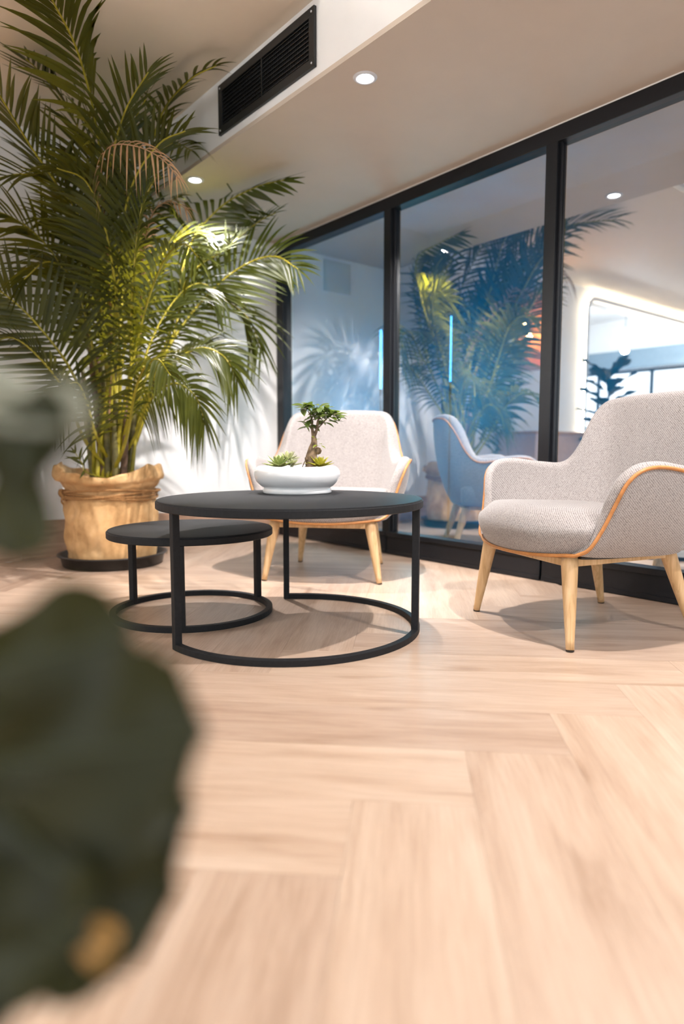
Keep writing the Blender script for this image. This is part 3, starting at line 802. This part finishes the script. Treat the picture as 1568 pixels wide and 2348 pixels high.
FR = [
 dict(pts=[(245,760,3.65),(238,500,3.45),(224,310,3.2),(182,130,2.9),(125,10,2.62),(85,-60,2.45)], Lm=.46, n=34, s0=.52, split=True, droop=.22, ang=(62,22), face=.6, label='tallest frond brushing the ceiling'),
 dict(pts=[(310,640,3.8),(325,450,3.75),(365,275,3.45),(430,188,3.15),(496,150,3.05)], Lm=.30, n=24, s0=.5, droop=.35, ang=(55,18)),
 dict(pts=[(390,760,3.85),(430,575,3.95),(500,480,3.95),(585,430,3.75),(655,412,3.62)], Lm=.42, n=26, s0=.47, split=True, droop=.05, ang=(80,18), lift=.1, W=.026, face=.85),
 dict(pts=[(385,800,3.8),(430,640,3.85),(515,572,3.85),(590,510,3.8),(632,488,3.75)], Lm=.26, n=22, s0=.5, droop=.15, ang=(50,14)),
 dict(pts=[(340,930,3.75),(390,790,3.8),(480,672,3.85),(560,608,3.85),(630,588,3.8),(685,618,3.72)], Lm=.42, n=32, s0=.46, split=True, droop=.22, ang=(76,24), rad=.013, face=.75),
 dict(pts=[(330,880,3.85),(430,735,4.0),(500,690,4.05),(565,725,4.1),(600,800,4.1)], Lm=.40, n=28, s0=.45, droop=.5, ang=(74,24)),
 dict(pts=[(305,1010,3.7),(340,925,3.6),(395,880,3.5),(445,905,3.42),(470,965,3.4)], Lm=.30, n=26, s0=.42, droop=.6, ang=(72,20)),
 dict(pts=[(320,960,3.75),(375,855,3.7),(450,800,3.65),(510,815,3.6),(545,870,3.6)], Lm=.36, n=28, s0=.42, droop=.42, ang=(70,22)),
 dict(pts=[(210,970,3.62),(160,845,3.48),(90,750,3.38),(30,690,3.3),(-40,640,3.2)], Lm=.42, n=26, s0=.42, split=True, droop=.04, ang=(76,26), lift=.1, W=.024, face=.85),
 dict(pts=[(195,1010,3.58),(150,900,3.45),(90,820,3.35),(30,775,3.3),(-30,790,3.22)], Lm=.34, n=28, s0=.4, droop=.35, ang=(72,24)),
 dict(pts=[(225,900,3.7),(190,740,3.62),(150,630,3.55),(95,550,3.45),(20,495,3.3),(-50,480,3.2)], Lm=.42, n=30, s0=.46, droop=.3, ang=(70,24), rad=.012),
 dict(pts=[(235,880,3.7),(215,640,3.6),(150,460,3.4),(70,335,3.2),(5,228,3.0),(-40,160,2.9)], Lm=.46, n=32, s0=.48, droop=.18, ang=(72,26)),
 dict(pts=[(240,850,3.75),(228,560,3.7),(195,340,3.5),(125,200,3.3),(60,135,3.15)], Lm=.40, n=28, s0=.5, droop=.2, ang=(66,22)),
 dict(pts=[(270,870,3.75),(285,590,3.8),(325,400,3.8),(390,330,3.7),(440,345,3.55)], Lm=.42, n=30, s0=.48, droop=.22, ang=(72,24), roll=-.3),
 dict(pts=[(295,950,3.6),(300,760,3.42),(308,620,3.25),(325,480,3.1),(360,400,3.0)], Lm=.40, n=30, s0=.42, droop=.35, ang=(66,26)),
 dict(pts=[(275,930,3.65),(270,720,3.45),(245,540,3.25),(200,420,3.1),(130,385,2.98)], Lm=.42, n=30, s0=.45, droop=.35, ang=(68,26)),
 dict(pts=[(255,900,3.7),(258,640,3.55),(270,450,3.4),(300,300,3.3),(340,215,3.2)], Lm=.42, n=30, s0=.48, droop=.25, ang=(68,24)),
 dict(pts=[(230,920,3.62),(205,760,3.5),(165,640,3.4),(110,600,3.3),(55,640,3.25)], Lm=.36, n=28, s0=.45, droop=.45, ang=(68,24)),
 dict(pts=[(225,1010,3.58),(200,930,3.5),(178,880,3.45),(148,895,3.4),(120,950,3.38)], Lm=.26, n=22, s0=.4, droop=.55),
 dict(pts=[(288,1010,3.55),(308,905,3.4),(330,845,3.3),(362,825,3.2),(392,862,3.12)], Lm=.30, n=24, s0=.42, droop=.55),
 dict(pts=[(300,960,3.7),(340,800,3.75),(400,690,3.8),(460,650,3.8),(520,690,3.78)], Lm=.36, n=28, s0=.45, droop=.4),
 dict(pts=[(285,960,3.75),(310,760,3.85),(350,620,3.9),(420,540,3.9),(490,540,3.85)], Lm=.38, n=28, s0=.46, droop=.3),
 dict(pts=[(250,950,3.75),(235,740,3.8),(200,600,3.75),(150,520,3.65),(90,500,3.55)], Lm=.38, n=28, s0=.46, droop=.35),
 dict(pts=[(290,900,3.55),(330,720,3.4),(375,600,3.3),(420,560,3.2),(455,590,3.12)], Lm=.36, n=28, s0=.44, droop=.4),
 dict(pts=[(268,940,3.8),(275,760,3.95),(300,600,4.0),(350,490,4.0),(410,450,3.95)], Lm=.40, n=28, s0=.48, droop=.3),
 dict(pts=[(310,980,3.8),(370,860,3.95),(430,800,4.05),(490,790,4.1),(540,840,4.1)], Lm=.32, n=26, s0=.45, droop=.5),
 dict(pts=[(202,1085,3.52),(188,1062,3.48),(168,1032,3.44)], Lm=.13, n=7, s0=.5, droop=.2, rad=.005, W=.014),
 dict(pts=[(250,800,3.6),(245,560,3.4),(250,400,3.2),(285,260,3.0),(340,165,2.85)], Lm=.42, n=32, s0=.48, droop=.2),
 dict(pts=[(240,800,3.7),(205,560,3.5),(135,430,3.35),(50,400,3.2),(-40,420,3.1)], Lm=.42, n=30, s0=.46, droop=.15),
 dict(pts=[(260,780,3.5),(275,560,3.3),(305,420,3.15),(365,330,3.05),(425,300,2.98)], Lm=.40, n=32, s0=.48, droop=.18),
 # dried, brown fronds
 dict(pts=[(255,800,3.6),(245,560,3.35),(232,400,3.1),(250,338,2.98),(310,335,2.9),(372,365,2.86),(410,410,2.84)], Lm=.15, n=22, s0=.66, mat='palm_dry', stemmat='palm_dry', droop=.9, W=.009, rad=.006, label='dried brown frond with curled leaflets'),
 dict(pts=[(320,800,3.7),(325,620,3.5),(345,500,3.3),(385,462,3.25),(430,480,3.2)], Lm=.16, n=16, s0=.6, mat='palm_dry', stemmat='palm_dry', droop=.7, W=.010, rad=.005, label='short dried brown frond'),
]
for q_, f_ in enumerate(FR):
    f_.setdefault('face', (.55, .2, .6, .35)[q_ % 4]); frond(**f_)
# canes rising from the soil
for i in range(11):
    a = 2*pi*i/11+random.uniform(-.3, .3); r_ = random.uniform(.03, .135)
    b_ = Vector((PC.x+r_*math.cos(a), PC.y+r_*math.sin(a), .465)); h_ = random.uniform(.45, .95)
    tp = b_+Vector((math.cos(a)*h_*.10, math.sin(a)*h_*.10, h_))
    mesh('cane', *tube(catmull([b_, b_.lerp(tp, .5)+Vector((random.uniform(-.01, .01), random.uniform(-.01, .01), 0)), tp], 12), [.021-.010*k/11 for k in range(12)], 10), M['palm_cane'] if i % 3 else M['palm_sheath'], palm, local_to=POFF)

# ================================================================== BONSAI PLANTER
BT = Vector((1.575, 2.197, .482))
bp = empty('bonsai_planter', tuple(BT+Vector((0, 0, .0003)))); tag(bp, 'white ceramic bowl with a small bonsai tree and succulents on the taller table', 'planter')
mesh('bowl', *lathe([(.0001, .0), (.136, 0), (.140, .003), (.139, .016), (.134, .021), (.148, .030), (.165, .046), (.1745, .066), (.1755, .080), (.171, .094), (.163, .104), (.156, .108), (.150, .106), (.147, .100), (.150, .085), (.145, .070), (.0001, .066)], 96), M['ceramic'], bp)
mesh('soil', *lathe([(.0001, .097), (.06, .099), (.12, .097), (.1485, .092)], 40, fn=lambda p, a, r, z: p+Vector((0, 0, .004*noise.noise(p*40)))), M['soil'], bp)
rr, uu_ = right0, Vector((0, 0, 1)); ff = fwd0
def bl_(px, py, dz=0):      # planter-local point at a pixel, in the plane through the bowl centre
    q = at(px, py, 1.0)-Vector((0, 0, CAM_H)); o = Vector((0, 0, CAM_H))
    t_ = (BT-o).dot(fwd0)/q.dot(fwd0); p = o+q*t_
    return p+fwd0*dz-BT
tr = mesh('trunk', *tube(catmull([bl_(712, 1080), bl_(713, 1055), bl_(716, 1035), bl_(720, 1015), bl_(719, 1000)], 24), [.026, .023, .022, .022, .022, .022, .022, .023, .023, .022, .021, .020, .019, .018, .017, .0155, .014, .013, .012, .0115, .011, .0105, .010, .0095], 14), M['bark'], bp)
for p_, r_ in ((bl_(729, 1034, -.005), .0155), (bl_(704, 1052, -.008), .010)):
    o = mesh('burl', *lathe([(.0001, -r_), (r_*.7, -r_*.72), (r_, 0), (r_*.72, r_*.7), (.0001, r_)], 16), M['bark'], tr); o.location = p_
for pts_ in (((716, 1075), (700, 1070), (688, 1082)), ((706, 1045), (697, 1062), (690, 1080))):
    mesh('root', *tube(catmull([bl_(*q) for q in pts_], 10), .0022, 6), M['bark'], tr)
BR = [((719, 1002), (716, 985), (714, 960), (706, 942)), ((719, 1002), (726, 985), (730, 962), (744, 945)), ((726, 985), (738, 972), (755, 955), (772, 948)), ((714, 960), (722, 945), (727, 932)), ((716, 985), (705, 975), (698, 982))]
for i, b_ in enumerate(BR):
    mesh('branch', *tube(catmull([bl_(*q, dz=(.0 if j < 1 else random.uniform(-.02, .02))) for j, q in enumerate(b_)], 14), [.008*(1-.75*j/13) if i < 2 else .0035*(1-.6*j/13) for j in range(14)], 8), M['bark'], tr)
def small_leaf_mesh(name, L, W, mat, arch=.18):
    V, Fc = [], []; n_ = 6
    for i in range(n_+1):
        s = i/n_; w = W*math.sin(pi*min(1, s**.85))**.8 if 0 < i < n_ else .0005
        z = -arch*L*s*s
        V += [(s*L, -w/2, z+w*.16), (s*L, 0, z), (s*L, w/2, z+w*.16)]
    for i in range(n_):
        a = i*3; b_ = a+3; Fc += [(a, a+1, b_+1, b_), (a+1, a+2, b_+2, b_+1)]
    me = bpy.data.meshes.new(name); me.from_pydata(V, [], Fc); me.materials.append(mat)
    me.polygons.foreach_set('use_smooth', [True]*len(me.polygons)); return me
LM = small_leaf_mesh('leaf', .054, .026, M['bonsai_leaf']); LMb = small_leaf_mesh('leaf', .028, .012, M['bonsai_bright'])
def put_leaf(me, pos, d, parent, sc=1, nm='leaf', up_=Vector((0, 0, 1))):
    d = d.normalized(); y = up_.cross(d); y = y.normalized() if y.length > 1e-4 else d.orthogonal().normalized(); z = d.cross(y)
    o = link(nm, me, parent); mt_ = Matrix((d, y, z)).transposed().to_4x4(); mt_.translation = pos
    o.matrix_local = mt_ @ Matrix.Scale(sc, 4)
    return o
rng = random.Random(3)
clusters = [(700, 936, 12), (714, 931, 11), (728, 938, 12), (742, 945, 12), (757, 950, 12), (770, 954, 10), (720, 955, 9), (700, 974, 5), (735, 962, 8), (750, 964, 6), (716, 977, 4)]
for cxp, cyp, cnt in clusters:
    for k in range(cnt):
        p = bl_(cxp+rng.uniform(-7, 7), cyp+rng.uniform(-6, 6), rng.uniform(-.04, .04))
        a = rng.uniform(0, 2*pi); side = (cxp-730)/45
        d = rr*(math.cos(a)*.8+side*.7)+ff*math.sin(a)*.8+uu_*rng.uniform(-.35, .55)
        put_leaf(LM, p, d, tr, rng.uniform(.72, 1.08), up_=Vector((rng.uniform(-.3, .3), rng.uniform(-.3, .3), 1)))
for (x_, y_) in ((722, 1010), (726, 1020), (732, 1018), (735, 1022), (722, 1024), (720, 1005)):
    put_leaf(LMb, bl_(x_, y_, -.02), rr*rng.uniform(-.6, 1)+uu_*rng.uniform(-.6, .6)-ff*.5, tr, rng.uniform(.8, 1.1))
def fat_leaf(name, L, W, T_, mat):
    V, Fc = [], []; n_ = 6; m_ = 6
    for i in range(n_+1):
        s = i/n_; w = W*(.45+.9*s)*(1-s**3)+.0006; th = T_*(1-s**2)+.0004
        for k in range(m_):
            a = 2*pi*k/m_; V.append((s*L, w/2*math.cos(a), th/2*math.sin(a)+.12*L*s*s))
    for i in range(n_):
        for k in range(m_):
            k2 = (k+1) % m_; Fc.append((i*m_+k, i*m_+k2, (i+1)*m_+k2, (i+1)*m_+k))
    Fc += [tuple(range(m_))[::-1], tuple(n_*m_+k for k in range(m_))]
    me = bpy.data.meshes.new(name); me.from_pydata(V, [], Fc); me.materials.append(mat); me.polygons.foreach_set('use_smooth', [True]*len(me.polygons)); return me
def rosette(px, py, dz, L, mat, label, layers=((10, 8), (8, 34), (6, 62)), tilt=0):
    c = bl_(px, py, dz); c.z = max(c.z, .099)+.008
    core = mesh('succulent', *lathe([(.0001, -.008), (.006, -.006), (.007, .0), (.0001, .008)], 10), M[mat], bp); core.location = c; core['label'] = label
    me = fat_leaf('leaf', L, L*.36, L*.14, M[mat])
    for li, (cnt, el) in enumerate(layers):
        for k in range(cnt):
            a = 2*pi*k/cnt+li*.4+rng.uniform(-.1, .1); e = R(el+rng.uniform(-6, 6))
            d = Vector((math.cos(a)*math.cos(e), math.sin(a)*math.cos(e), math.sin(e)))
            put_leaf(me, Vector((0, 0, .002)), d, core, (1-.18*li)*rng.uniform(.9, 1.08))
rosette(643, 1074, -.04, .074, 'succulent', 'spiky green succulent rosette')
rosette(660, 1060, .0, .060, 'succulent_pale', 'pale cream green succulent rosette')
rosette(670, 1072, -.03, .046, 'succulent_pale', 'small pale succulent rosette')
rosette(733, 1074, -.01, .064, 'succulent_yellow', 'yellow green succulent beside the trunk')

# ================================================================== FIDDLE-LEAF FIGS
def fig_leaf_geo(base, tip, width, nrm, wav=.06, curl=.12, n_=14, m_=8):
    base, tip = Vector(base), Vector(tip); d = tip-base; L = d.length; d.normalize()
    S = d.cross(Vector(nrm)).normalized(); U = S.cross(d).normalized()
    V, Fc = [], []
    for i in range(n_+1):
        s = i/n_
        w = width*(.30+.75*s-.25*math.sin(pi*s*1.6)*.4)*math.sqrt(max(0, 1-(2*max(0, s-.5))**2.6))*min(1, .25+6*s)
        for k in range(m_+1):
            v = -1+2*k/m_
            z = U*(.10*width*abs(v)**1.5 + wav*width*math.sin(s*13+v*2.5)*abs(v) - curl*L*s*s + .012*L*math.cos(s*40)*abs(v)*(1-abs(v)))
            V.append(base+d*(L*s)+S*(v*w/2)+z)
    for i in range(n_):
        for k in range(m_):
            a = i*(m_+1)+k; Fc.append((a, a+1, a+m_+2, a+m_+1))
    mid = [base+d*(L*i/n_)+U*(-curl*L*(i/n_)**2+.001) for i in range(n_+1)]
    return V, Fc, mid
def add_fig_leaf(parent, off, base, tip, width, nrm, mat='fig_leaf', stem_pt=None, **k):
    V, Fc, mid = fig_leaf_geo(base, tip, width, nrm, **k)
    o = mesh('leaf', V, Fc, M[mat], parent, local_to=off)
    mesh('midrib', *tube(mid, [.0022*(1-.8*i/len(mid)) for i in range(len(mid))], 6), M['fig_vein'], o, local_to=off)
    if stem_pt is not None:
        mesh('petiole', *tube(catmull([stem_pt, (Vector(stem_pt)+Vector(base))/2+Vector((0, 0, .01)), base], 8), .003, 6), M['fig_vein'], o, local_to=off)
    return o
def fig_pot(parent, r, h, mat):
    mesh('pot', *lathe([(.0001, 0), (r*.72, 0), (r*.76, .006), (r, h-.01), (r*1.02, h), (r*.94, h), (r*.9, h-.03), (.0001, h-.03)], 48), mat, parent)
    mesh('soil', *lathe([(.0001, h-.022), (r*.5, h-.02), (r*.91, h-.026)], 24), M['soil'], parent)
# the near plant, close to the lens at the left
s0_ = at(-420, 1900, .33); fx_, fy_ = s0_.x, s0_.y
fig = empty('fiddle_leaf_fig', (fx_, fy_, 0)); tag(fig, 'blurred dark broad-leaved plant close to the viewer at the left edge', 'plant')
fig_pot(fig, .10, .16, M['saucer']); FO = Vector((fx_, fy_, 0))
mesh('stem', *tube(catmull([(fx_, fy_, .13), (fx_+.01, fy_, .4), (fx_-.005, fy_+.01, .62), (fx_, fy_, .80)], 16), [.012-.006*i/15 for i in range(16)], 8), M['fig_stem'], fig, local_to=FO)
tocam = -fwd0
def stem_at(py): return Vector((fx_, fy_, at(-420, py, .33).z))
near = [
 # (base px, tip px, width, normal mix (toward viewer, up, right)
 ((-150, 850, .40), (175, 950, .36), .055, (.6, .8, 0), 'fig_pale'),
 ((60, 960, .37), (25, 1290, .36), .050, (1, .2, .3), 'fig_leaf'),
 ((-110, 1010, .38), (150, 1010, .36), .075, (1, .35, .0), 'fig_leaf'),
 ((-140, 1560, .38), (285, 1450, .36), .085, (1, .25, .1), 'fig_leaf'),
 ((-90, 1760, .36), (455, 1690, .34), .120, (1, .45, .15), 'fig_leaf'),
 ((-90, 1640, .40), (350, 1600, .40), .110, (1, .1, .1), 'fig_leaf'),
 ((-120, 1900, .37), (430, 1880, .36), .120, (1, .2, .25), 'fig_leaf'),
 ((-60, 1800, .36), (330, 2200, .35), .105, (1, .35, .2), 'fig_leaf'),
 ((-90, 2020, .36), (190, 2170, .34), .085, (1, .6, 0), 'fig_leaf'),
 ((-160, 2150, .37), (60, 2290, .35), .070, (1, .3, .2), 'fig_leaf'),
 ((150, 2110, .355), (260, 2185, .35), .028, (1, .3, .2), 'fig_brown'),
]
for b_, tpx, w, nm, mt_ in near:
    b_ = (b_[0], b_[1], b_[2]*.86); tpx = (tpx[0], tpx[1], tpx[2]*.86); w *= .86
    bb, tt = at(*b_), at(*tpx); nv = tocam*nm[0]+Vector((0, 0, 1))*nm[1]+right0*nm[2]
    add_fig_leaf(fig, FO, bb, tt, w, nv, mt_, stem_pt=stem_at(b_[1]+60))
# the second fig, beside the opening: seen only in the glass
f2 = empty('fiddle_leaf_fig', (-.60, 3.52, 0)); tag(f2, 'fiddle-leaf plant reflected in the right glass pane before the bright opening', 'plant')
fig_pot(f2, .17, .32, M['ceramic']); F2 = Vector((-.60, 3.52, 0))
mesh('stem', *tube(catmull([(-.60, 3.52, .29), (-.58, 3.53, .7), (-.61, 3.51, 1.1), (-.60, 3.52, 1.35)], 16), [.016-.008*i/15 for i in range(16)], 8), M['fig_stem'], f2, local_to=F2)
for k in range(26):
    z = .62+.78*k/25; a = k*2.4; p = Vector((-.60, 3.52, z)); el = .15+.6*(k/25)
    d = Vector((math.cos(a)*math.cos(el), math.sin(a)*math.cos(el), math.sin(el)))
    add_fig_leaf(f2, F2, p+d*.06, p+d*(.32 if k > 4 else .26), .19, Vector((0, 0, 1))-d*.3, stem_pt=p, n_=8, m_=4)

# ================================================================== REFLECTED FURNISHINGS LEFT OF THE PALM
cb = empty('display_cabinet', (.20, YB-.001, 1.50)); tag(cb, 'warm lit timber wall cabinet reflected behind the palm in the middle pane', 'cabinet')
box('side_panel', .40, .43, -.20, -.0, 0, .70, M['timber'], cb, bevel=.002)
box('side_panel', -.43, -.40, -.20, -.0, 0, .70, M['timber'], cb, bevel=.002)
box('top_panel', -.43, .43, -.20, -.0, .70, .73, M['timber'], cb, bevel=.002)
box('bottom_panel', -.43, .43, -.20, -.0, -.03, 0, M['timber'], cb, bevel=.002)
box('back_panel', -.40, .40, -.02, -.0, 0, .70, M['timber'], cb)
box('divider', -.015, .015, -.19, -.02, 0, .70, M['timber'], cb)
box('door', .02, .40, -.215, -.20, .0, .70, M['timber'], cb, bevel=.002)
for k in range(3):
    o = mesh('bulb', *lathe([(.0001, -.03), (.022, -.018), (.028, 0), (.02, .02), (.01, .03), (.0001, .034)], 16), emit('warm_bulb', (1, .55, .18), 60), cb); o.location = (-.30+.11*k, -.11, .30+.13*(k % 2))
    mesh('flex', *tube([(-.30+.11*k, -.11, .33+.13*(k % 2)), (-.30+.11*k, -.11, .70)], .003, 6), M['frame'], cb)
lc = empty('reception_desk', (-.12, YB-.26, 0)); tag(lc, 'low peach panelled desk unit reflected below the lit cabinet', 'desk')
box('body', -.45, .40, -.22, .22, .001, .80, M['peach'], lc, bevel=.004)
box('worktop', -.47, .42, -.24, .24, .80, .83, M['timber'], lc, bevel=.003)
box('kickboard', -.44, .39, -.226, -.2205, .002, .08, M['frame'], lc)
pl = empty('pendant_lamp', (-3.72, 5.0, 2.9)); tag(pl, 'small glowing white pendant tube hanging beyond the rounded opening', 'pendant lamp')
mesh('cord', *tube([(0, 0, 0), (0, 0, -.25), (0, 0, -.5)], .004, 6), M['frame'], pl)
mesh('canopy', *lathe([(.0001, 0), (.05, 0), (.05, -.02), (.0001, -.025)], 20), M['trim'], pl)
mesh('lamp_tube', *tube([(0, 0, -.5), (0, 0, -.6), (0, 0, -.7)], .035, 12), M['lamp'], pl)
l = bpy.data.lights.new('pendant_light', 'POINT'); l.energy = 110; l.color = (.90, .97, 1); l.shadow_soft_size = .05
o = bpy.data.objects.new('pendant_light', l); COL.objects.link(o); o.location = (-3.72, 5.0, 2.1)
# blue sign and grey beam inside the annex
sg = empty('sign_board', (-3.6, 7.98, 2.1)); tag(sg, 'blue rectangular board on the far wall seen through the opening reflection', 'sign')
box('board', -.45, .45, -.03, -.001, -.2, .2, M['sign_blue'], sg, bevel=.004); box('border', -.47, .47, -.02, -.0005, -.22, .22, M['grey_steel'], sg, bevel=.002)
struct(box('trim_1', -5.499, -5.38, YB+.16, 7.99, 2.03, 2.35, M['grey_steel']))
